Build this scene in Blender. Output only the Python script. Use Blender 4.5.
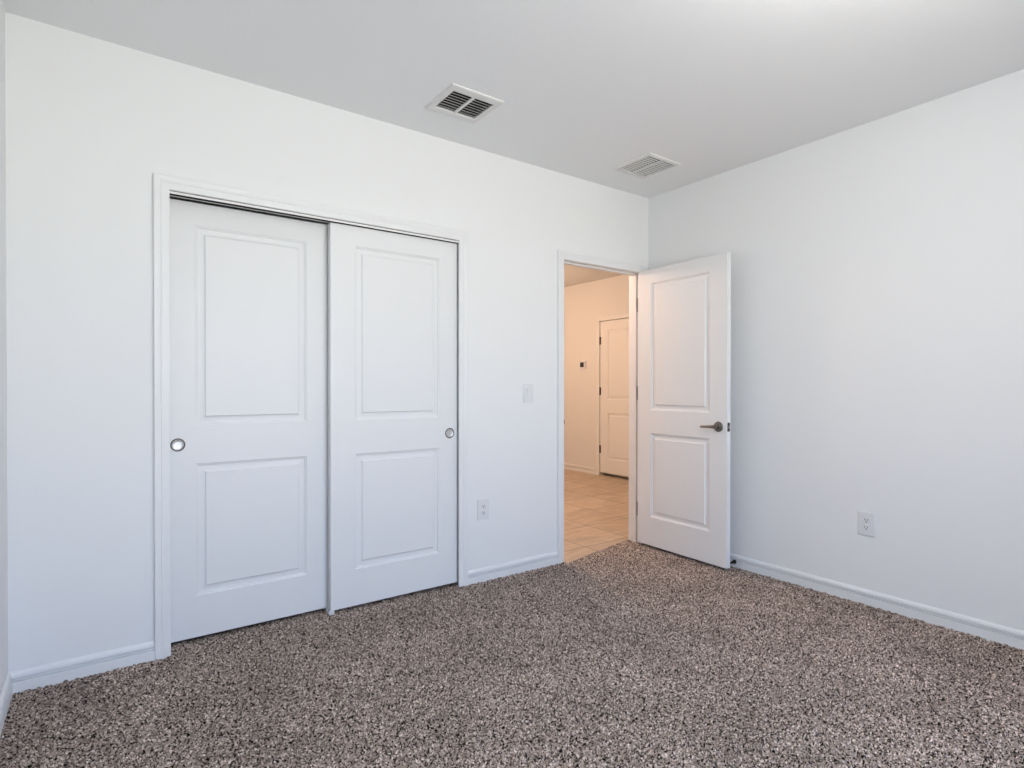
import bpy, bmesh, math
import numpy as np
from mathutils import Vector, Matrix

for o in list(bpy.data.objects):
    bpy.data.objects.remove(o, do_unlink=True)
SC = bpy.context.scene
COL = SC.collection

# ------------------------------------------------------------------ measures (metres, z = carpet surface)
D = 2.879      # closet wall (faces the camera side)
W = 3.344      # right wall
L = 0.298      # left wall is at x = -L
H = 2.592      # ceiling
HX = 5.359     # far wall of the hall
JX, YJ = 2.30, -0.50   # unseen step of the rear wall, added to shade the right wall
YB = -1.70     # rear wall with the window, behind the camera
T = 0.115      # wall thickness
HY1 = 7.0      # far end of the hall
HX0 = 1.95     # left side of the hall

# ------------------------------------------------------------------ camera
yaw, pitch, roll = 0.62468, -0.005902, 0.00052
fw = Vector((math.sin(yaw)*math.cos(pitch), math.cos(yaw)*math.cos(pitch), math.sin(pitch)))
rt = Vector((math.cos(yaw), -math.sin(yaw), 0))
up = rt.cross(fw)
r2 = rt*math.cos(roll) + up*math.sin(roll)
u2 = -rt*math.sin(roll) + up*math.cos(roll)
cd = bpy.data.cameras.new('camera')
cam = bpy.data.objects.new('camera', cd); COL.objects.link(cam)
M = Matrix((r2, u2, -fw)).transposed().to_4x4(); M.translation = (0, 0, 1.17)
cam.matrix_world = M
cd.sensor_fit = 'HORIZONTAL'; cd.sensor_width = 36.0
cd.lens = 566.9*36.0/1024.0
cd.shift_y = 5.99/1024.0
cd.clip_start = 0.02
SC.camera = cam

# ------------------------------------------------------------------ colour management, sky, lights
SC.view_settings.view_transform = 'Standard'
SC.view_settings.look = 'None'
SC.view_settings.gamma = 1.0
SC.view_settings.use_curve_mapping = False
SC.view_settings.exposure = 0.0

world = bpy.data.worlds.new('sky'); SC.world = world
world.use_nodes = True
wn = world.node_tree
bg = wn.nodes['Background']
# plain daylight: pale blue sky above the horizon, sunlit ground below it
wg = wn.nodes.new('ShaderNodeNewGeometry')
wsep = wn.nodes.new('ShaderNodeSeparateXYZ')
wr = wn.nodes.new('ShaderNodeMapRange')
wr.inputs['From Min'].default_value = -1.0; wr.inputs['From Max'].default_value = 1.0
wramp = wn.nodes.new('ShaderNodeValToRGB')
we = wramp.color_ramp.elements
SKY = 10.5
we[0].position = 0.0; we[0].color = (0.95, 0.95, 0.80, 1)
we[1].position = 1.0; we[1].color = (0.25, 0.42, 0.90, 1)
for p, c in ((0.485, (1.05, 1.03, 0.93)), (0.515, (0.96, 1.0, 1.05)), (0.65, (0.44, 0.63, 1.0))):
    k = we.new(p); k.color = (*c, 1)
wn.links.new(wg.outputs['Position'], wsep.inputs[0])
wn.links.new(wsep.outputs['Z'], wr.inputs['Value'])
wn.links.new(wr.outputs[0], wramp.inputs['Fac'])
wn.links.new(wramp.outputs['Color'], bg.inputs['Color'])
bg.inputs['Strength'].default_value = SKY

WX0, WX1, WZ0, WZ1 = 0.35, 2.15, 0.70, 2.20      # window opening in the rear wall

def light(name, kind, loc, energy, color, rot=(0, 0, 0), **kw):
    d = bpy.data.lights.new(name, kind); d.energy = energy; d.color = color
    for k, v in kw.items(): setattr(d, k, v)
    o = bpy.data.objects.new(name, d); COL.objects.link(o)
    o.location = loc; o.rotation_euler = rot
    return o

# portal in the window opening: guides the sampling of the daylight that enters there
wl = light('window_daylight', 'AREA', ((WX0+WX1)/2, YB-0.12, (WZ0+WZ1)/2), 1, (1, 1, 1),
      (math.pi/2, 0, 0), shape='RECTANGLE', size=WX1-WX0, size_y=WZ1-WZ0)
wl.data.cycles.is_portal = True
# ceiling lamp of the bedroom, outside the picture
light('bedroom_lamp', 'POINT', (1.72, 0.62, 2.40), 15, (1.0, 0.96, 0.92), shadow_soft_size=0.16)
# lamp of the hall
light('hall_lamp', 'POINT', (4.00, 5.80, 1.95), 27, (1.0, 0.68, 0.47), shadow_soft_size=0.08)
light('hall_fill_near', 'POINT', (2.70, 3.95, 2.12), 40, (1.0, 0.70, 0.53), shadow_soft_size=0.08)  # added fill, warms the open door face through the doorway

# ------------------------------------------------------------------ materials
def mat(name, color, rough=0.6, metal=0.0, spec=0.5, bump=None, coat=0.0):
    m = bpy.data.materials.new(name); m.use_nodes = True
    nt = m.node_tree; b = nt.nodes['Principled BSDF']
    b.inputs['Base Color'].default_value = (*color, 1)
    b.inputs['Roughness'].default_value = rough
    b.inputs['Metallic'].default_value = metal
    b.inputs['Specular IOR Level'].default_value = spec
    if bump:
        sc, st, dist = bump
        g = nt.nodes.new('ShaderNodeNewGeometry')
        n = nt.nodes.new('ShaderNodeTexNoise'); n.inputs['Scale'].default_value = sc
        n.inputs['Detail'].default_value = 3
        bp = nt.nodes.new('ShaderNodeBump'); bp.inputs['Strength'].default_value = st
        bp.inputs['Distance'].default_value = dist
        nt.links.new(g.outputs['Position'], n.inputs['Vector'])
        nt.links.new(n.outputs['Fac'], bp.inputs['Height'])
        nt.links.new(bp.outputs['Normal'], b.inputs['Normal'])
    return m

M_WALL = mat('wall_paint', (0.842, 0.855, 0.870), 0.85, spec=0.25, bump=(90, 0.12, 0.002))
M_CEIL = mat('ceiling_paint', (0.905, 0.920, 0.938), 0.75, spec=0.3, bump=(60, 0.25, 0.003))
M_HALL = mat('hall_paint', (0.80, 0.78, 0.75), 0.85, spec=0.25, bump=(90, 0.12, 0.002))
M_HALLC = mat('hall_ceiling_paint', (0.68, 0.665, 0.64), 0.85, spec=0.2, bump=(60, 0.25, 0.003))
M_TRIM = mat('trim_enamel', (0.818, 0.830, 0.848), 0.42, spec=0.45)
M_DOOR = mat('door_enamel', (0.812, 0.825, 0.843), 0.45, spec=0.45, bump=(240, 0.05, 0.001))
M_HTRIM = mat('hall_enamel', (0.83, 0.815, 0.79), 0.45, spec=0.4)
M_PLAST = mat('white_plastic', (0.775, 0.785, 0.81), 0.35, spec=0.5)
M_VENT = mat('vent_white_metal', (0.80, 0.80, 0.80), 0.45, spec=0.4)
M_DUCT = mat('duct_dark', (0.03, 0.03, 0.032), 0.8)
M_NICKEL = mat('satin_nickel', (0.20, 0.18, 0.16), 0.28, metal=1.0)
M_NICKEL_D = mat('satin_nickel_dark', (0.10, 0.095, 0.09), 0.35, metal=1.0)
M_CHROME = mat('brushed_chrome', (0.62, 0.62, 0.63), 0.45, metal=1.0)
M_BRONZE = mat('dark_bronze', (0.035, 0.022, 0.016), 0.45, metal=0.6)
M_BLACK = mat('black_plastic', (0.012, 0.010, 0.010), 0.4)
M_SLOT = mat('slot_dark', (0.006, 0.006, 0.006), 0.9, spec=0.0)
M_RUBBER = mat('dark_rubber', (0.02, 0.02, 0.022), 0.7)
M_SUB = mat('subfloor', (0.20, 0.16, 0.13), 0.9)
M_ALU = mat('track_white', (0.80, 0.80, 0.79), 0.4, spec=0.5)

def carpet_material():
    m = bpy.data.materials.new('carpet_pile'); m.use_nodes = True
    nt = m.node_tree; b = nt.nodes['Principled BSDF']
    b.inputs['Roughness'].default_value = 0.95
    b.inputs['Specular IOR Level'].default_value = 0.1
    g = nt.nodes.new('ShaderNodeNewGeometry')
    mp = nt.nodes.new('ShaderNodeVectorMath'); mp.operation = 'MULTIPLY'
    mp.inputs[1].default_value = (1, 1, 0.4)
    nt.links.new(g.outputs['Position'], mp.inputs[0])
    v = nt.nodes.new('ShaderNodeTexVoronoi'); v.inputs['Scale'].default_value = 225
    v.inputs['Randomness'].default_value = 1.0
    nt.links.new(mp.outputs[0], v.inputs['Vector'])
    sep = nt.nodes.new('ShaderNodeSeparateColor')
    nt.links.new(v.outputs['Color'], sep.inputs[0])
    r = nt.nodes.new('ShaderNodeValToRGB'); r.color_ramp.interpolation = 'LINEAR'
    e = r.color_ramp.elements
    e[0].position = 0.0; e[0].color = (0.010, 0.007, 0.006, 1)  # near-black cells stand in for shaded gaps between the tufts
    e[1].position = 1.0; e[1].color = (0.88, 0.74, 0.65, 1)
    for p, c in ((0.18, (0.016, 0.011, 0.009)), (0.30, (0.20, 0.156, 0.132)), (0.60, (0.355, 0.281, 0.240)), (0.84, (0.49, 0.392, 0.340))):
        k = e.new(p); k.color = (*c, 1)
    nt.links.new(sep.outputs[0], r.inputs['Fac'])
    # broad, soft variation where the pile leans one way or the other
    n = nt.nodes.new('ShaderNodeTexNoise'); n.inputs['Scale'].default_value = 3.2; n.inputs['Detail'].default_value = 4
    nt.links.new(g.outputs['Position'], n.inputs['Vector'])
    mr = nt.nodes.new('ShaderNodeMapRange'); mr.inputs['To Min'].default_value = 0.86; mr.inputs['To Max'].default_value = 1.14
    mr.inputs['From Min'].default_value = 0.3; mr.inputs['From Max'].default_value = 0.7
    nt.links.new(n.outputs['Fac'], mr.inputs['Value'])
    mu = nt.nodes.new('ShaderNodeMix'); mu.data_type = 'RGBA'; mu.blend_type = 'MULTIPLY'; mu.inputs[0].default_value = 1
    nt.links.new(r.outputs['Color'], mu.inputs[6])
    cb = nt.nodes.new('ShaderNodeCombineColor')
    for i in range(3): nt.links.new(mr.outputs[0], cb.inputs[i])
    nt.links.new(cb.outputs[0], mu.inputs[7])
    nt.links.new(mu.outputs[2], b.inputs['Base Color'])
    return m
M_CARPET = carpet_material()

def tile_material():
    m = bpy.data.materials.new('hall_tile'); m.use_nodes = True
    nt = m.node_tree; b = nt.nodes['Principled BSDF']
    g = nt.nodes.new('ShaderNodeNewGeometry')
    mp = nt.nodes.new('ShaderNodeMapping')
    mp.inputs['Location'].default_value = (-2.866, -3.055, 0)
    nt.links.new(g.outputs['Position'], mp.inputs['Vector'])
    br = nt.nodes.new('ShaderNodeTexBrick')
    br.offset = 0.0; br.squash = 1.0
    br.inputs['Scale'].default_value = 1.0
    br.inputs['Brick Width'].default_value = 0.4575
    br.inputs['Row Height'].default_value = 0.4575
    br.inputs['Mortar Size'].default_value = 0.0045
    br.inputs['Mortar Smooth'].default_value = 0.2
    br.inputs['Bias'].default_value = 0.0
    br.inputs['Color1'].default_value = (0.53, 0.415, 0.305, 1)
    br.inputs['Color2'].default_value = (0.62, 0.49, 0.37, 1)
    br.inputs['Mortar'].default_value = (0.25, 0.19, 0.14, 1)
    nt.links.new(mp.outputs[0], br.inputs['Vector'])
    sv = nt.nodes.new('ShaderNodeVectorMath'); sv.operation = 'MULTIPLY'; sv.inputs[1].default_value = (3.0, 10, 1)
    nt.links.new(g.outputs['Position'], sv.inputs[0])
    n = nt.nodes.new('ShaderNodeTexNoise'); n.inputs['Scale'].default_value = 1.6; n.inputs['Detail'].default_value = 6
    n.inputs['Distortion'].default_value = 0.8
    nt.links.new(sv.outputs[0], n.inputs['Vector'])
    mr = nt.nodes.new('ShaderNodeMapRange'); mr.inputs['From Min'].default_value = 0.3; mr.inputs['From Max'].default_value = 0.7
    mr.inputs['To Min'].default_value = 0.78; mr.inputs['To Max'].default_value = 1.1
    nt.links.new(n.outputs['Fac'], mr.inputs['Value'])
    cb = nt.nodes.new('ShaderNodeCombineColor')
    for i in range(3): nt.links.new(mr.outputs[0], cb.inputs[i])
    mu = nt.nodes.new('ShaderNodeMix'); mu.data_type = 'RGBA'; mu.blend_type = 'MULTIPLY'; mu.inputs[0].default_value = 1
    nt.links.new(br.outputs['Color'], mu.inputs[6]); nt.links.new(cb.outputs[0], mu.inputs[7])
    nt.links.new(mu.outputs[2], b.inputs['Base Color'])
    b.inputs['Roughness'].default_value = 0.45; b.inputs['Specular IOR Level'].default_value = 0.35
    return m
M_TILE = tile_material()

# ------------------------------------------------------------------ helpers
def obj(name, bm, m, parent=None, smooth=False, loc=None, rotz=None):
    me = bpy.data.meshes.new(name)
    bmesh.ops.recalc_face_normals(bm, faces=bm.faces)
    bm.to_mesh(me); bm.free()
    for mm in (m if isinstance(m, (list, tuple)) else [m]): me.materials.append(mm)
    if smooth:
        for p in me.polygons: p.use_smooth = True
        me.set_sharp_from_angle(angle=math.radians(35))
    o = bpy.data.objects.new(name, me); COL.objects.link(o)
    if parent: o.parent = parent
    if loc: o.location = loc
    if rotz is not None: o.rotation_euler = (0, 0, rotz)
    return o

def tag(o, label, cat, group=None, kind=None):
    o['label'] = label; o['category'] = cat
    if group: o['group'] = group
    if kind: o['kind'] = kind
    return o

def box(bm, x0, x1, y0, y1, z0, z1, bev=0.0, seg=2, mi=0):
    vs = [bm.verts.new(p) for p in ((x0,y0,z0),(x1,y0,z0),(x1,y1,z0),(x0,y1,z0),(x0,y0,z1),(x1,y0,z1),(x1,y1,z1),(x0,y1,z1))]
    fs = [bm.faces.new([vs[i] for i in f]) for f in ((0,3,2,1),(4,5,6,7),(0,1,5,4),(1,2,6,5),(2,3,7,6),(3,0,4,7))]
    for f in fs: f.material_index = mi
    if bev > 0:
        es = list({e for f in fs for e in f.edges})
        bmesh.ops.bevel(bm, geom=es, offset=bev, segments=seg, profile=0.5, affect='EDGES')
    return fs

def cells(bm, xs, ys, zs, empty):
    """solid made of a grid of cells; empty(i,j,k) says which cells are holes; only outer faces are made"""
    nx, ny, nz = len(xs)-1, len(ys)-1, len(zs)-1
    full = lambda i, j, k: 0 <= i < nx and 0 <= j < ny and 0 <= k < nz and not empty(i, j, k)
    cache = {}
    def v(i, j, k):
        if (i, j, k) not in cache: cache[(i, j, k)] = bm.verts.new((xs[i], ys[j], zs[k]))
        return cache[(i, j, k)]
    for i in range(nx):
        for j in range(ny):
            for k in range(nz):
                if not full(i, j, k): continue
                for d, q in (((-1,0,0), ((0,0,0),(0,0,1),(0,1,1),(0,1,0))), ((1,0,0), ((1,0,0),(1,1,0),(1,1,1),(1,0,1))),
                             ((0,-1,0), ((0,0,0),(1,0,0),(1,0,1),(0,0,1))), ((0,1,0), ((0,1,0),(0,1,1),(1,1,1),(1,1,0))),
                             ((0,0,-1), ((0,0,0),(0,1,0),(1,1,0),(1,0,0))), ((0,0,1), ((0,0,1),(1,0,1),(1,1,1),(0,1,1)))):
                    if not full(i+d[0], j+d[1], k+d[2]):
                        bm.faces.new([v(i+a, j+b, k+c) for a, b, c in q])

def sweep(bm, prof, lines, closed_prof=False):
    """prof: list of keys; lines(p) -> list of 3-D points along the run"""
    rows = [[bm.verts.new(p) for p in lines(q)] for q in prof]
    n = len(rows)
    for a in range(n if closed_prof else n-1):
        A, B = rows[a], rows[(a+1) % n]
        for i in range(len(A)-1):
            bm.faces.new((A[i], A[i+1], B[i+1], B[i]))
    bm.faces.new([r[0] for r in rows]); bm.faces.new([r[-1] for r in reversed(rows)])

def lathe(bm, prof, axis='z', seg=32, mat4=None):
    """prof: (radius, height) pairs, revolved around the local z axis and then transformed"""
    rows = []
    for r, z in prof:
        if r < 1e-6: rows.append([bm.verts.new((0, 0, z))])
        else: rows.append([bm.verts.new((r*math.cos(2*math.pi*i/seg), r*math.sin(2*math.pi*i/seg), z)) for i in range(seg)])
    for A, B in zip(rows[:-1], rows[1:]):
        for i in range(seg):
            j = (i+1) % seg
            if len(A) == 1 and len(B) == 1: continue
            if len(A) == 1: bm.faces.new((A[0], B[i], B[j]))
            elif len(B) == 1: bm.faces.new((A[i], A[j], B[0]))
            else: bm.faces.new((A[i], A[j], B[j], B[i]))
    vs = [v for r in rows for v in r]
    if mat4 is not None: bmesh.ops.transform(bm, matrix=mat4, verts=vs)
    return vs

def tube(bm, pts, rad, seg=12):
    """round bar along a polyline, one radius or one per point"""
    pts = [Vector(p) for p in pts]
    rads = rad if isinstance(rad, (list, tuple)) else [rad]*len(pts)
    rings = []
    ref = None
    for i, p in enumerate(pts):
        t = (pts[min(i+1, len(pts)-1)] - pts[max(i-1, 0)]).normalized()
        if ref is None:
            ref = Vector((0, 0, 1)) if abs(t.z) < 0.9 else Vector((1, 0, 0))
        a = (ref - t*ref.dot(t)).normalized(); ref = a
        b = t.cross(a)
        rings.append([bm.verts.new(p + (a*math.cos(2*math.pi*k/seg) + b*math.sin(2*math.pi*k/seg))*rads[i]) for k in range(seg)])
    for A, B in zip(rings[:-1], rings[1:]):
        for k in range(seg):
            bm.faces.new((A[k], A[(k+1) % seg], B[(k+1) % seg], B[k]))
    bm.faces.new(list(reversed(rings[0]))); bm.faces.new(rings[-1])

# ------------------------------------------------------------------ the shell
CX0, CX1, CZ = 0.236, 1.690, 2.024      # closet opening between the casings
DX0, DX1, DZ = 2.4985, 3.265, 2.019     # bedroom doorway between the jambs
JT = 0.019                              # jamb board thickness
FB = -0.022                             # slab level under the carpet
EX = HX + T

# closet wall, with the closet opening and the doorway; it runs on past the corner and closes the hall
xs = [-L-T, CX0-JT, CX1+0.022+JT, DX0-JT, DX1+JT, EX]
zs = [FB, DZ+JT, CZ+JT+0.018, H]
bm = bmesh.new()
def closet_wall_hole(i, j, k):
    return (i == 1 and k <= 1) or (i == 3 and k == 0)
cells(bm, xs, [D, D+T], zs, closet_wall_hole)
tag(obj('wall_front', bm, M_WALL), 'white painted wall holding the closet and the open doorway', 'wall', kind='structure')

bm = bmesh.new(); box(bm, W, W+T, YB-T, D, FB, H)
tag(obj('wall_right', bm, M_WALL), 'plain white painted wall to the right of the open door', 'wall', kind='structure')
bm = bmesh.new(); box(bm, -L-T, -L, YB-T, D, FB, H)
tag(obj('wall_left', bm, M_WALL), 'narrow sliver of white wall left of the closet wall', 'wall', kind='structure')
bm = bmesh.new()
cells(bm, [-L, WX0, WX1, JX, W], [YB-T, YB, YJ], [FB, WZ0, WZ1, H],  # last column is the added step that blocks window light
      lambda i, j, k: (j == 0 and i == 1 and k == 1) or (j == 1 and i < 3))
tag(obj('wall_rear', bm, M_WALL), 'white wall with the window behind the viewer', 'wall', kind='structure')

# window frame in the rear wall
bm = bmesh.new()
f = 0.045
for a in ((WX0, WX0+f, WZ0, WZ1), (WX1-f, WX1, WZ0, WZ1), (WX0+f, WX1-f, WZ0, WZ0+f), (WX0+f, WX1-f, WZ1-f, WZ1),
          (WX0+f, WX1-f, (WZ0+WZ1)/2-0.02, (WZ0+WZ1)/2+0.02)):
    box(bm, a[0], a[1], YB-0.09, YB-0.04, a[2], a[3])
tag(obj('window_1', bm, M_TRIM), 'white framed window in the rear wall', 'window', kind='structure')

# closet interior behind the sliding doors
bm = bmesh.new()
cy0, cy1 = D+T, D+T+0.62
box(bm, CX0-0.25, CX0-0.15, cy0, cy1, FB, H); box(bm, CX1+0.06, CX1+0.16, cy0, cy1, FB, H)
box(bm, CX0-0.25, CX1+0.16, cy1, cy1+0.1, FB, H)
tag(obj('wall_closet', bm, M_WALL), 'white walls inside the closet behind the sliding doors', 'wall', kind='structure')

# hall walls
HDY0, HDY1, HDZ = 4.672, 5.434, 2.036    # hall door leaf opening along y on the wall x = HX
bm = bmesh.new()
cells(bm, [HX, HX+T], [D+T, HDY0-0.012, HDY1+0.004, HY1], [FB, HDZ+0.004, H], lambda i, j, k: j == 1 and k == 0)
box(bm, HX+T, HX+T+0.02, HDY0-0.1, HDY1+0.1, FB, HDZ+0.1)
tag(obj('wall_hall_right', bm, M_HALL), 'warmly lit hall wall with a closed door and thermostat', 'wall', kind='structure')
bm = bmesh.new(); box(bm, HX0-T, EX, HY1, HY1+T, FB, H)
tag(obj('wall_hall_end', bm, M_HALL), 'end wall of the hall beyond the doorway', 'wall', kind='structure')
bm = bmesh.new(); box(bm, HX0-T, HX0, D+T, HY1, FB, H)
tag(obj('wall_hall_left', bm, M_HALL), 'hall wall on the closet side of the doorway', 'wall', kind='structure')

# ceiling with the two openings for the registers
V1 = (1.331, 1.627, 2.322, 2.607)   # outer edges of the register by the closet
V2 = (2.697, 2.992, 2.309, 2.625)   # outer edges of the register near the corner
def inner(v, mx, my): return (v[0]+mx, v[1]-mx, v[2]+my, v[3]-my)
I1 = inner(V1, 0.032, 0.0475); I2 = inner(V2, 0.022, 0.027)
xs = [-L-T, I1[0], I1[1], I2[0], I2[1], EX]
ys = sorted({YB-T, I1[2], I1[3], I2[2], I2[3], D+T*0.5})
bm = bmesh.new()
def ceil_hole(i, j, k):
    cxm = (xs[i]+xs[i+1])/2; cym = (ys[j]+ys[j+1])/2
    return any(I[0] < cxm < I[1] and I[2] < cym < I[3] for I in (I1, I2))
cells(bm, xs, ys, [H, H+0.02], ceil_hole)
tag(obj('ceiling', bm, M_CEIL), 'plain white ceiling with two air registers', 'ceiling', kind='structure')

bm = bmesh.new(); box(bm, -L-T, EX, D+T*0.5, HY1+T, H, H+0.02)
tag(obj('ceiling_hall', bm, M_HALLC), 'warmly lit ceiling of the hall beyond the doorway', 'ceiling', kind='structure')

# floor: slab under the carpet and tile in the hall
def carpet_edge(x):
    return 2.835 + (x-DX0)/(DX1-DX0)*0.175
bm = bmesh.new()
box(bm, -L-T, EX, YB-T, D+0.02, FB-0.1, FB, mi=0)
box(bm, -L-T, HX0-T, D+0.02, D+0.75, FB-0.1, FB, mi=0)
box(bm, HX0-T, EX, D+0.02, HY1+T, FB-0.1, -0.006, mi=1)
box(bm, DX0-JT, DX1+JT, D-0.06, D+0.021, FB-0.05, -0.0065, mi=1)
tag(obj('floor', bm, [M_SUB, M_TILE]), 'beige square tile floor of the hall beyond the doorway', 'floor', kind='structure')

# carpet pile
def carpet():
    rng = np.random.default_rng(7)
    st = 0.0042
    x = np.arange(-L+0.010, W-0.010, st); y = np.arange(-0.45, 3.02, st)
    nx, ny = len(x), len(y)
    h = rng.random((nx, ny))
    def blur(a):
        b = a.copy()
        b[1:-1, 1:-1] = (a[1:-1, 1:-1]*2 + a[:-2, 1:-1] + a[2:, 1:-1] + a[1:-1, :-2] + a[1:-1, 2:])/6
        return b
    h = blur(h); h = (h - h.mean())/h.std()
    h = np.clip(h, -2.2, 2.2)*0.0030 - 0.0050
    X, Y = np.meshgrid(x, y, indexing='ij')
    X = X + (rng.random(X.shape)-0.5)*st*0.6; Y = Y + (rng.random(Y.shape)-0.5)*st*0.6
    co = np.stack([X, Y, h], -1).reshape(-1, 3).astype(np.float32)
    idx = np.arange(nx*ny).reshape(nx, ny)
    q = np.stack([idx[:-1, :-1], idx[1:, :-1], idx[1:, 1:], idx[:-1, 1:]], -1).reshape(-1, 4)
    xc = co[q, 0].mean(1); yc = co[q, 1].mean(1)
    ok = (yc < D-0.013)
    ok |= (xc > CX0+0.002) & (xc < CX1+0.018) & (yc < D+T)
    door = (xc > DX0-0.004) & (xc < DX1+0.004)
    ok = np.where((xc > DX0+0.001) & (xc < DX1-0.001), yc < carpet_edge(xc), ok)
    q = q[ok]
    used = np.zeros(len(co), bool); used[q.ravel()] = True
    mp = np.cumsum(used)-1
    co = co[used]; q = mp[q].astype(np.int32)
    me = bpy.data.meshes.new('carpet_pile')
    me.vertices.add(len(co)); me.vertices.foreach_set('co', co.ravel())
    me.loops.add(q.size); me.loops.foreach_set('vertex_index', q.ravel())
    me.polygons.add(len(q)); me.polygons.foreach_set('loop_start', np.arange(0, q.size, 4, dtype=np.int32))
    me.polygons.foreach_set('loop_total', np.full(len(q), 4, np.int32))
    me.update(); me.validate()
    me.materials.append(M_CARPET)
    o = bpy.data.objects.new('carpet_pile', me); COL.objects.link(o)
    tag(o, 'grey brown flecked cut pile carpet covering the bedroom floor', 'carpet', kind='stuff')
carpet()
bm = bmesh.new(); box(bm, -L+0.002, JX-0.002, YB+0.002, -0.451, FB, -0.001)
tag(obj('carpet_pile', bm, M_CARPET), 'carpet continuing to the window behind the viewer', 'carpet', kind='stuff')

# ------------------------------------------------------------------ casings and baseboards
CAS = [(0, 0), (0, 0.009), (0.003, 0.0112), (0.0270, 0.0120), (0.0300, 0.0140), (0.0330, 0.0128), (0.038, 0.0145),
       (0.047, 0.0165), (0.0535, 0.0168), (0.0565, 0.0145), (0.0565, 0)]
def casing(bm, a0, a1, z1, place, w=0.0565, zb=FB):
    k = w/0.0565
    sweep(bm, CAS, lambda p: [place(a, p[1], z) for a, z in ((a0-p[0]*k, zb), (a0-p[0]*k, z1+p[0]*k), (a1+p[0]*k, z1+p[0]*k), (a1+p[0]*k, zb))])
onA = lambda a, v, z: (a, D-v, z)
onH = lambda a, v, z: (HX-v, a, z)
onHallSide = lambda a, v, z: (a, D+T+v, z)

bm = bmesh.new()
casing(bm, CX0, CX1-0.002, CZ, onA, 0.060)
for xa, xb in ((CX0-JT, CX0-0.003), (CX1+0.022, CX1+0.022+JT)):
    box(bm, xa, xb, D, D+T, FB, CZ+0.018)
box(bm, CX0-JT, CX1+0.022+JT, D, D+T, CZ+0.018, CZ+0.018+JT)
tag(obj('trim_1', bm, M_TRIM), 'white moulded casing framing the sliding closet doors', 'door casing', kind='structure')

bm = bmesh.new()
casing(bm, DX0, DX1+0.004, DZ+0.002, onA, 0.054)
casing(bm, DX0-0.004, DX1+0.004, DZ+0.002, onHallSide, 0.054)
for xa, xb in ((DX0-JT, DX0), (DX1, DX1+JT)):
    box(bm, xa, xb, D, D+T, FB, DZ)
box(bm, DX0-JT, DX1+JT, D, D+T, DZ, DZ+JT)
st0, st1 = D+0.038, D+0.072           # door stop strips
box(bm, DX0, DX0+0.011, st0, st1, FB, DZ); box(bm, DX1-0.011, DX1, st0, st1, FB, DZ)
box(bm, DX0+0.011, DX1-0.011, st0, st1, DZ-0.011, DZ)
jamb = tag(obj('trim_2', bm, M_TRIM), 'white casing and jamb of the open bedroom doorway', 'door frame', kind='structure')
bm = bmesh.new()
box(bm, DX0-0.001, DX0+0.0018, D+0.002, D+0.033, 0.905, 0.962, 0.0006, 1)
box(bm, DX0-0.001, DX0+0.0022, D-0.0125, D+0.003, 0.918, 0.949, 0.0006, 1)
sp = obj('strike_plate', bm, M_NICKEL_D, jamb); sp['label'] = 'small dark metal strike plate'

bm = bmesh.new()
casing(bm, HDY0-0.012, HDY1+0.004, HDZ+0.004, onH)
for ya, yb in ((HDY0-0.012, HDY0-0.003),):
    box(bm, HX, HX+T, ya, yb, FB, HDZ+0.004)
box(bm, HX+0.045, HX+T, HDY0-0.003, HDY0+0.01, FB, HDZ); box(bm, HX+0.045, HX+T, HDY1-0.01, HDY1+0.004, FB, HDZ)
box(bm, HX+0.045, HX+T, HDY0+0.01, HDY1-0.01, HDZ-0.01, HDZ+0.004)
tag(obj('trim_3', bm, M_HTRIM), 'casing around the closed door in the hall', 'door casing', kind='structure')

BASE = [(0, FB), (0.0140, FB), (0.0140, 0.0360), (0.0130, 0.0375), (0.0050, 0.0380), (0.0050, 0.0422), (0.0130, 0.0428), (0.0130, 0.0475),
        (0.0045, 0.0482), (0.0045, 0.0528), (0.0115, 0.0536), (0.0110, 0.0610), (0.0085, 0.0685), (0.0045, 0.0736), (0.0020, 0.0755), (0, 0.0755)]
def base(name, label, place, a0, a1, c0=0, c1=0, m=None):
    bm = bmesh.new()
    sweep(bm, BASE, lambda p: [place(a0 + c0*p[0], p[0], p[1]), place(a1 + c1*p[0], p[0], p[1])])
    return tag(obj(name, bm, m or M_TRIM), label, 'baseboard', kind='structure')
base('baseboard_front', 'white baseboard along the closet wall left of the closet', onA, -L, CX0-0.060, c0=1)
base('baseboard_front.001', 'short white baseboard between closet casing and doorway casing', onA, CX1-0.002+0.060, DX0-0.054)
onR = lambda a, v, z: (W-v, a, z)
onL = lambda a, v, z: (-L+v, a, z)
base('baseboard_right', 'white grooved baseboard along the right wall', onR, YJ, D, c1=-1)
base('baseboard_left', 'white baseboard sliver along the left wall', onL, YB, D, c1=-1)
base('baseboard_hall', 'baseboard of the hall wall below the thermostat', onH, HDY1+0.004+0.0565, HY1, m=M_HTRIM)
base('baseboard_hall.001', 'baseboard of the hall wall past the closed door', onH, D+T, HDY0-0.012-0.0565, m=M_HTRIM)

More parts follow.
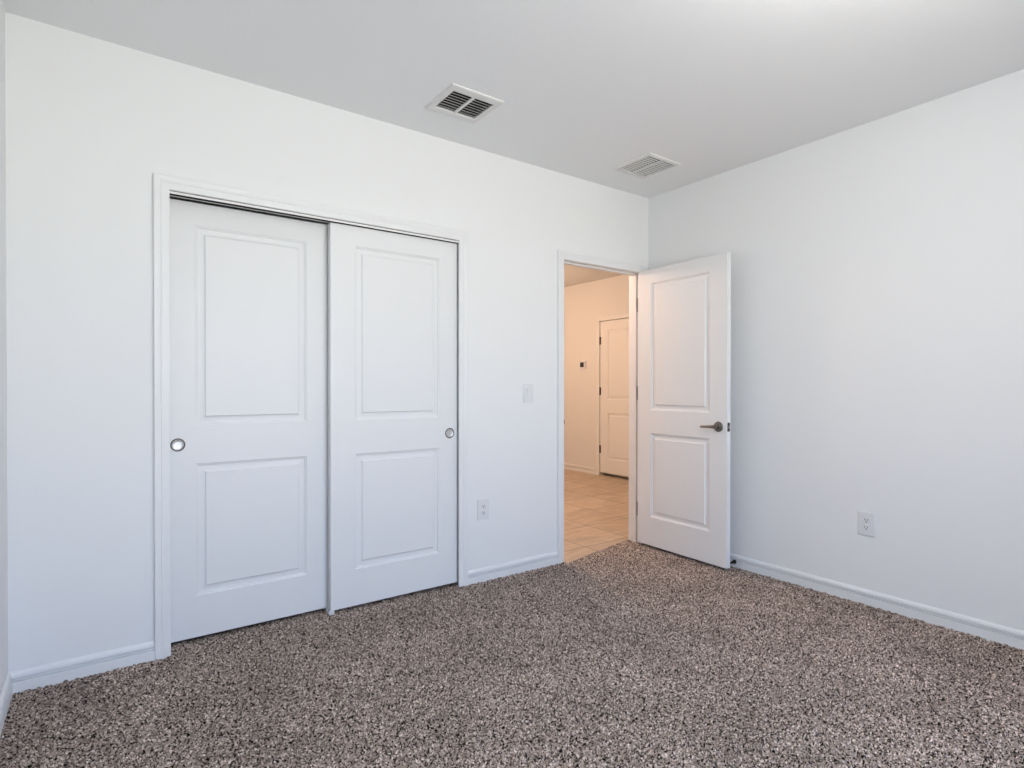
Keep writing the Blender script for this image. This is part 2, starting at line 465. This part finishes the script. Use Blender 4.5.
# ------------------------------------------------------------------ moulded two-panel doors
RINGS = [(0.0, 0.0), (0.0025, 0.0032), (0.0085, 0.0048), (0.0105, 0.0105), (0.0190, 0.0112), (0.0310, 0.0105), (0.0385, 0.0085), (0.0420, 0.0030), (0.0435, 0.0024)]
def panel_door(w, h, t, panels):
    """leaf in local coords: x 0..w, y 0 (front) .. t (back), z 0..h; panels = (x0,x1,z0,z1), moulded on both faces"""
    bm = bmesh.new()
    xs = sorted({0, w} | {p[0] for p in panels} | {p[1] for p in panels})
    zs = sorted({0, h} | {p[2] for p in panels} | {p[3] for p in panels})
    for y, s in ((0.0, 1), (t, -1)):
        grid = {(i, k): bm.verts.new((xx, y, zz)) for i, xx in enumerate(xs) for k, zz in enumerate(zs)}
        for i in range(len(xs)-1):
            for k in range(len(zs)-1):
                cx, cz = (xs[i]+xs[i+1])/2, (zs[k]+zs[k+1])/2
                if any(p[0] < cx < p[1] and p[2] < cz < p[3] for p in panels): continue
                bm.faces.new((grid[i, k], grid[i+1, k], grid[i+1, k+1], grid[i, k+1]))
        for p in panels:
            prev = None
            for ins, dep in RINGS:
                ring = [bm.verts.new((a, y+s*dep, b)) for a, b in ((p[0]+ins, p[2]+ins), (p[1]-ins, p[2]+ins), (p[1]-ins, p[3]-ins), (p[0]+ins, p[3]-ins))]
                if prev:
                    for q in range(4): bm.faces.new((prev[q], prev[(q+1) % 4], ring[(q+1) % 4], ring[q]))
                prev = ring
            bm.faces.new(prev)
    bmesh.ops.remove_doubles(bm, verts=bm.verts, dist=1e-5)
    # rim
    b = [(0, 0), (w, 0), (w, h), (0, h)]
    rim_edges = [e for e in bm.edges if len(e.link_faces) == 1]
    bmesh.ops.bridge_loops(bm, edges=rim_edges)
    rim = [e for e in bm.edges if e.is_valid and len(e.link_faces) == 2 and e.calc_face_angle(0) > 1.2 and
           (min(v.co.x for v in e.verts) < 1e-4 and max(v.co.x for v in e.verts) < 1e-4 or min(v.co.x for v in e.verts) > w-1e-4 or
            max(v.co.z for v in e.verts) < 1e-4 or min(v.co.z for v in e.verts) > h-1e-4)]
    bmesh.ops.bevel(bm, geom=rim, offset=0.0018, segments=2, profile=0.5, affect='EDGES')
    return bm

DT = 0.035
ZB = 0.016
RXA, RXB = 0.216, 0.974            # rear closet leaf
FXA, FXB = 0.9445, 1.6955          # front closet leaf
zp = ((0.9915-ZB, 1.909-ZB), (0.2070-ZB, 0.8155-ZB))
def finger_pull(parent, x, z, r, label):
    """recessed cup pull on a closet leaf's front face (local y = 0)"""
    rot = Matrix.Translation((x, 0, z)) @ Matrix.Rotation(math.pi/2, 4, 'X')
    bm = bmesh.new()
    lathe(bm, [(r, -0.001), (r, 0.0016), (r*0.93, 0.0028), (r*0.84, 0.0024), (r*0.80, 0.0006)], seg=40, mat4=rot)
    rim = obj('finger_pull', bm, M_NICKEL_D, parent, smooth=True); rim['label'] = label
    bm = bmesh.new()
    lathe(bm, [(r*0.815, 0.0014), (r*0.76, 0.0020), (r*0.70, 0.0010), (r*0.40, 0.0006), (0, 0.0005)], seg=40, mat4=rot)
    obj('cup', bm, M_CHROME, rim, smooth=True)
def closet_leaf(name, xa, xb, y, top, pan, pull, label, r):
    w = xb-xa
    bm = panel_door(w, top-ZB, DT, [(pan[0]-xa, pan[1]-xa, *z) for z in zp])
    o = tag(obj(name, bm, M_DOOR, loc=(xa, y, ZB)), label, 'closet door', kind='structure')
    finger_pull(o, pull[0]-xa, pull[1]-ZB, r, 'round metal finger pull')
    return o
closet_leaf('door_1', RXA, RXB, D+0.080, 2.012, (0.3435, 0.842), (0.2722, 0.906), 'white two-panel sliding closet door running behind its neighbour', 0.0295)
closet_leaf('door_2', FXA, FXB, D+0.020, 2.011, (1.0735, 1.575), (1.641, 0.8985), 'white two-panel sliding closet door running in front', 0.0295)

# top track and floor guide of the closet
bm = bmesh.new()
ta, tb = CX0-0.002, CX1+0.001
box(bm, ta, tb, D-0.0030, D-0.0010, 2.0108, 2.0212)
box(bm, ta, tb, D-0.0010, D+0.1100, 2.0385, 2.0415, mi=1)  # channel and rails coloured dark to give the shade inside the track
box(bm, ta, tb, D+0.0590, D+0.0615, 2.0165, 2.0205)
for y in (D+0.030, D+0.085): box(bm, ta, tb, y, y+0.015, 2.024, 2.0385, mi=1)
for xx in (ta+0.1, (ta+tb)/2, tb-0.1): box(bm, xx, xx+0.02, D-0.0010, D+0.0010, 2.0200, 2.0385, mi=1)
tag(obj('trim_4', bm, [M_ALU, M_DUCT]), 'thin white double track above the sliding closet doors', 'closet track', kind='structure')
g = bpy.data.objects.new('door_guide', None); COL.objects.link(g); g.location = (0.951, D+0.061, -0.004)
tag(g, 'small plastic floor guide where the two closet doors overlap', 'door guide')
bm = bmesh.new(); box(bm, -0.013, 0.012, -0.045, 0.050, 0.0, 0.005, 0.0015, 2)
obj('base', bm, M_PLAST, g)
for y in (-0.0452, -0.0005, 0.048):
    bm = bmesh.new(); box(bm, -0.016, 0.010, y, y+0.0035, 0.0055, 0.026, 0.001, 1)
    obj('fin', bm, M_PLAST, g)

# ------------------------------------------------------------------ open bedroom door
DW, DH = 0.762, 2.004
bm = panel_door(DW, DH, DT, [(0.126, 0.633, 1.000-0.016, 1.920-0.016), (0.126, 0.633, 0.2245-0.016, 0.833-0.016)])
# local x runs from the hinge to the latch, local y = 0 is the face towards the doorway
dirx = Vector((3.198-3.225, 2.106-2.8735, 0)).normalized()
door3 = obj('door_3', bm, M_DOOR, loc=(3.2250, 2.8735, 0.016), rotz=math.atan2(dirx.y, dirx.x))
tag(door3, 'white two-panel bedroom door standing open against the right wall', 'door', kind='structure')
hz = 0.914-0.016
hx = DW-0.0615
def lever(face):        # face = -1: on the doorway side (local y 0), +1: on the other side
    y0 = 0.0 if face < 0 else DT
    rot = Matrix.Translation((hx, y0, hz)) @ Matrix.Rotation(math.pi/2 if face < 0 else -math.pi/2, 4, 'X')
    bm = bmesh.new()
    lathe(bm, [(0.0335, -0.0005), (0.0335, 0.004), (0.031, 0.0075), (0.026, 0.009), (0.0165, 0.0095), (0.0135, 0.012), (0.0125, 0.034), (0, 0.034)], seg=40, mat4=rot)
    ro = obj('door_handle', bm, M_NICKEL, door3, smooth=True); ro['label'] = 'round satin metal rose of the lever handle'
    s = -1 if face < 0 else 1
    y = y0 + s*0.044
    bm = bmesh.new()
    tube(bm, [(hx+0.006, y0+s*0.030, hz), (hx+0.004, y0+s*0.037, hz), (hx-0.003, y-s*0.002, hz), (hx-0.018, y, hz), (hx-0.05, y, hz-0.001), (hx-0.080, y, hz-0.002), (hx-0.104, y, hz-0.003), (hx-0.108, y, hz-0.003)],
         [0.0105, 0.0115, 0.0112, 0.0100, 0.0085, 0.0078, 0.0072, 0.0045], 16)
    obj('lever', bm, M_NICKEL, ro, smooth=True)
lever(-1); lever(1)
bm = bmesh.new(); box(bm, DW-0.0005, DW+0.0012, 0.005, DT-0.005, hz-0.0285, hz+0.0285, 0.001, 1)
lp = obj('latch_plate', bm, M_NICKEL_D, door3); lp['label'] = 'dark metal latch plate on the door edge'
bm = bmesh.new(); box(bm, DW+0.0010, DW+0.011, 0.011, DT-0.011, hz-0.009, hz+0.009, 0.003, 2)
obj('latch_bolt', bm, M_CHROME, lp)
def hinge(parent, pin, z0, dirs, m, ln=0.10):
    """butt hinge at a door's edge: knuckle tube plus two leaves, in the parent's local coords"""
    bm = bmesh.new()
    tube(bm, [(pin[0], pin[1], z0-0.003), (pin[0], pin[1], z0), (pin[0], pin[1], z0+ln), (pin[0], pin[1], z0+ln+0.003)], [0.004, 0.0062, 0.0062, 0.004], 12)
    for a in dirs: box(bm, *a, z0, z0+ln)
    h = obj('hinge', bm, m, parent); h['label'] = 'dark metal hinge'
for z0 in (1.717, 1.055, 0.185):
    hinge(door3, (-0.003, DT+0.002), z0, [(-0.0018, 0.0002, 0.004, DT+0.001), (-0.036, -0.004, DT-0.003, DT-0.001)], M_BRONZE, 0.102)

# ------------------------------------------------------------------ door in the hall
# leaf local x runs along +y of the hall wall; its front faces -x
HW = HDY1-HDY0-0.003
bm = panel_door(HW, HDZ-0.003-0.034, DT, [(0.135, HW-0.135, 1.0-0.034, 1.915-0.034), (0.135, HW-0.135, 0.215-0.034, 0.826-0.034)])
door4 = obj('door_4', bm, M_HTRIM, loc=(HX+0.004, HDY0+HW, 0.034), rotz=-math.pi/2)
tag(door4, 'closed two-panel door in the warmly lit hall wall', 'door', kind='structure')
for z0 in (1.73, 1.06, 0.29):
    hinge(door4, (-0.003, -0.005), z0-0.034, [(-0.016, -0.003, -0.0055, -0.0035), (0.0, 0.0135, -0.0022, -0.0002)], M_BRONZE, 0.100)
bm = bmesh.new()
lathe(bm, [(0.0335, -0.0005), (0.0335, 0.004), (0.026, 0.009), (0.0135, 0.012), (0.012, 0.040), (0, 0.040)], seg=28,
      mat4=Matrix.Translation((HW-0.066, 0, 0.90)) @ Matrix.Rotation(math.pi/2, 4, 'X'))
hh = obj('door_handle', bm, M_NICKEL, door4, smooth=True)
bm = bmesh.new()
tube(bm, [(HW-0.062, -0.038, 0.90), (HW-0.07, -0.044, 0.90), (HW-0.09, -0.046, 0.90), (HW-0.18, -0.046, 0.897)], [0.010, 0.011, 0.0095, 0.007], 12)
obj('lever', bm, M_NICKEL, hh, smooth=True)

# ------------------------------------------------------------------ ceiling registers
def register(name, V, I, n, tilt, bar_w, label, lever_side=None):
    cx, cy = (V[0]+V[1])/2, (V[2]+V[3])/2
    r = bpy.data.objects.new(name, None); COL.objects.link(r); r.location = (cx, cy, H)
    tag(r, label, 'air vent', 'ceiling air registers')
    ax, ay = (V[1]-V[0])/2, (V[3]-V[2])/2
    bx, by = (I[1]-I[0])/2, (I[3]-I[2])/2
    # stamped frame: lip, slope, flat, inner return
    prof = [(0.0, 0.0), (0.0, -0.0045), (0.0015, -0.0060), (0.010, -0.0085), (1.0, -0.0085), (1.0, 0.004)]
    bm = bmesh.new(); prev = None
    for ins, z in prof:
        if ins == 1.0: px, py = bx, by
        else: px, py = ax-ins, ay-ins
        ring = [bm.verts.new((a, b, z)) for a, b in ((-px, -py), (px, -py), (px, py), (-px, py))]
        if prev:
            for q in range(4): bm.faces.new((prev[q], prev[(q+1) % 4], ring[(q+1) % 4], ring[q]))
        prev = ring
    obj('frame', bm, M_VENT, r)
    bm = bmesh.new(); box(bm, -bar_w/2, bar_w/2, -by, by, -0.0088, -0.0010)
    obj('divider', bm, M_VENT, r)
    pitch_ = 2*by/n
    bl = pitch_*(0.80 if tilt > 0 else 0.50)
    for sx0, sx1 in ((-bx+0.001, -bar_w/2), (bar_w/2, bx-0.001)):
        for i in range(n):
            yc = -by + pitch_*(i+0.5)
            dy, dz = bl/2*math.cos(tilt), bl/2*math.sin(tilt)
            th = 0.0007
            bm = bmesh.new()
            zc = 0.0015
            pts = [(yc-dy, zc-abs(dz)*(1 if tilt > 0 else -1)), (yc+dy, zc+abs(dz)*(1 if tilt > 0 else -1))]
            nyv, nzv = -math.sin(tilt)*th, math.cos(tilt)*th
            A = [(pts[0][0]+nyv, pts[0][1]+nzv), (pts[1][0]+nyv, pts[1][1]+nzv), (pts[1][0]-nyv, pts[1][1]-nzv), (pts[0][0]-nyv, pts[0][1]-nzv)]
            va = [bm.verts.new((sx0, *p)) for p in A]; vb = [bm.verts.new((sx1, *p)) for p in A]
            for q in range(4): bm.faces.new((va[q], va[(q+1) % 4], vb[(q+1) % 4], vb[q]))
            bm.faces.new(va); bm.faces.new(list(reversed(vb)))
            obj('louver', bm, M_VENT, r)
    # duct collar above the ceiling
    bm = bmesh.new()
    z0, z1 = 0.0205, 0.16
    vs = [[bm.verts.new((a, b, z)) for a, b in ((-bx, -by), (bx, -by), (bx, by), (-bx, by))] for z in (0.003, z1)]
    for q in range(4): bm.faces.new((vs[0][q], vs[0][(q+1) % 4], vs[1][(q+1) % 4], vs[1][q]))
    bm.faces.new(vs[1])
    d = obj('duct', bm, M_DUCT, r); d['label'] = 'dark duct opening behind the louvers'
    if lever_side:
        bm = bmesh.new(); box(bm, -bx-0.014, -bx-0.004, -0.036, 0.010, -0.0125, -0.0080, 0.001, 1)
        box(bm, -bx-0.011, -bx-0.007, -0.004, 0.004, -0.020, -0.012, 0.001, 1)
        obj('damper_lever', bm, M_VENT, r)
    for sy in (-1, 1):
        bm = bmesh.new(); lathe(bm, [(0.0038, -0.0085), (0.0034, -0.0097), (0, -0.0101)], seg=12, mat4=Matrix.Translation((0, sy*(by+(ay-by)*0.45), 0)))
        obj('screw', bm, M_VENT, r)
register('air_register', V1, I1, 8, math.radians(34), 0.013, 'white ceiling register above the closet with dark open louvers', True)
register('air_register.001', V2, I2, 12, -math.radians(16), 0.010, 'white ceiling register near the room corner with pale closed louvers')

# ------------------------------------------------------------------ outlets, switch, thermostat, door stop
def wall_root(name, loc, rotz, label, cat, group=None):
    o = bpy.data.objects.new(name, None); COL.objects.link(o); o.location = loc; o.rotation_euler = (0, 0, rotz)
    return tag(o, label, cat, group)
def plate(root, w, h, hole=None):
    """bevelled cover plate; local x along the wall, local -y out of the wall"""
    bm = bmesh.new()
    box(bm, -w/2, w/2, -0.0065, 0.0, -h/2, h/2)
    es = [e for e in bm.edges if max(v.co.y for v in e.verts) < -0.005]
    bmesh.ops.bevel(bm, geom=es, offset=0.0018, segments=2, profile=0.5, affect='EDGES')
    return obj('plate', bm, M_PLAST, root)
def outlet(loc, rotz, label, w=0.080, h=0.123):
    r = wall_root('electrical_outlet', loc, rotz, label, 'outlet', 'electrical outlets')
    plate(r, w, h)
    for s in (1, -1):
        z = s*0.0195
        bm = bmesh.new()
        n = 28; ring = []
        for i in range(n):       # round face with flattened top and bottom
            a = 2*math.pi*i/n
            ring.append((0.0172*math.cos(a), max(-0.0140, min(0.0140, 0.0172*math.sin(a)))))
        v0 = [bm.verts.new((x, -0.0052, z+y)) for x, y in ring]; v1 = [bm.verts.new((x, -0.0086, z+y)) for x, y in ring]
        v2 = [bm.verts.new((x*0.94, -0.0092, z+y*0.94)) for x, y in ring]
        for A, B in ((v0, v1), (v1, v2)):
            for i in range(n): bm.faces.new((A[i], A[(i+1) % n], B[(i+1) % n], B[i]))
        bm.faces.new(v2); bm.faces.new(list(reversed(v0)))
        f = obj('receptacle', bm, M_PLAST, r)
        for x, hh_ in ((-0.0064, 0.0095), (0.0064, 0.0080)):
            bm = bmesh.new(); box(bm, x-0.0016, x+0.0016, -0.0094, -0.0080, z+0.0038-hh_/2, z+0.0038+hh_/2)
            obj('slot', bm, M_SLOT, f)['label'] = 'dark contact slot'
        bm = bmesh.new(); lathe(bm, [(0.0034, 0.0), (0.0034, 0.0011), (0, 0.0011)], seg=14,
                                mat4=Matrix.Translation((0, -0.0084, z-0.0072)) @ Matrix.Rotation(math.pi/2, 4, 'X'))
        obj('ground_hole', bm, M_SLOT, f)['label'] = 'dark ground hole'
    bm = bmesh.new(); lathe(bm, [(0.0032, 0.0), (0.0030, 0.0010), (0, 0.0013)], seg=14, mat4=Matrix.Translation((0, -0.0063, 0)) @ Matrix.Rotation(math.pi/2, 4, 'X'))
    obj('screw', bm, M_PLAST, r)
outlet((1.860, D, 0.428), 0, 'white duplex outlet on the closet wall below the light switch')
outlet((W, 1.359, 0.430), -math.pi/2, 'white duplex outlet low on the bare right wall')

r = wall_root('light_switch', (2.203, D, 1.127), 0, 'white rocker light switch between closet and doorway', 'light switch')
plate(r, 0.078, 0.121)
bm = bmesh.new(); box(bm, -0.0178, 0.0178, -0.0078, -0.0050, -0.0345, 0.0345, 0.0006, 1)
fr = obj('rocker_frame', bm, M_PLAST, r)
bm = bmesh.new()      # paddle, its lower half pressed in
v = [bm.verts.new(p) for p in ((-0.0155, -0.0100, -0.032), (0.0155, -0.0100, -0.032), (0.0155, -0.0105, 0), (-0.0155, -0.0105, 0), (-0.0155, -0.0150, 0.032), (0.0155, -0.0150, 0.032),
                                (-0.0155, -0.0050, -0.032), (0.0155, -0.0050, -0.032), (0.0155, -0.0050, 0.032), (-0.0155, -0.0050, 0.032))]
for q in ((0,1,2,3), (3,2,5,4), (4,5,8,9), (0,6,7,1), (0,3,4,9,6), (1,7,8,5,2), (6,9,8,7)): bm.faces.new([v[i] for i in q])
obj('rocker', bm, M_PLAST, r)
for s in (1, -1):
    bm = bmesh.new(); lathe(bm, [(0.0030, 0.0), (0.0028, 0.0009), (0, 0.0012)], seg=12, mat4=Matrix.Translation((0, -0.0064, s*0.0485)) @ Matrix.Rotation(math.pi/2, 4, 'X'))
    obj('screw', bm, M_PLAST, r)

r = wall_root('thermostat', (HX, 5.752, 1.467), -math.pi/2, 'small white thermostat with black screen on the hall wall', 'thermostat')
bm = bmesh.new(); box(bm, -0.060, 0.060, -0.006, 0.0, -0.060, 0.054, 0.002, 2); obj('wall_plate', bm, M_PLAST, r)
bm = bmesh.new(); box(bm, -0.056, 0.056, -0.030, -0.006, -0.051, 0.051, 0.006, 3); b_ = obj('body', bm, M_PLAST, r)
bm = bmesh.new(); box(bm, -0.037, 0.037, -0.0312, -0.0296, -0.030, 0.037, 0.0005, 1)
obj('screen', bm, M_BLACK, b_)['label'] = 'black display screen'

r = wall_root('door_stop', (W-0.0135, 2.140, 0.0315), -math.pi/2, 'dark spring door stop on the baseboard behind the open door', 'door stop')
rx = Matrix.Rotation(math.pi/2, 4, 'X')
bm = bmesh.new(); lathe(bm, [(0, -0.001), (0.0135, -0.001), (0.0135, 0.003), (0.010, 0.006), (0.006, 0.010), (0, 0.010)], seg=20, mat4=rx); obj('base', bm, M_BRONZE, r, smooth=True)
bm = bmesh.new()
tube(bm, [(0.0055*math.cos(a*0.6), -0.008-0.052*a/100, 0.0055*math.sin(a*0.6)) for a in range(101)], 0.0016, 6); obj('spring', bm, M_BRONZE, r, smooth=True)
bm = bmesh.new(); lathe(bm, [(0, 0.056), (0.0085, 0.056), (0.0095, 0.060), (0.0095, 0.070), (0.007, 0.074), (0, 0.075)], seg=20, mat4=rx); obj('tip', bm, M_RUBBER, r, smooth=True)
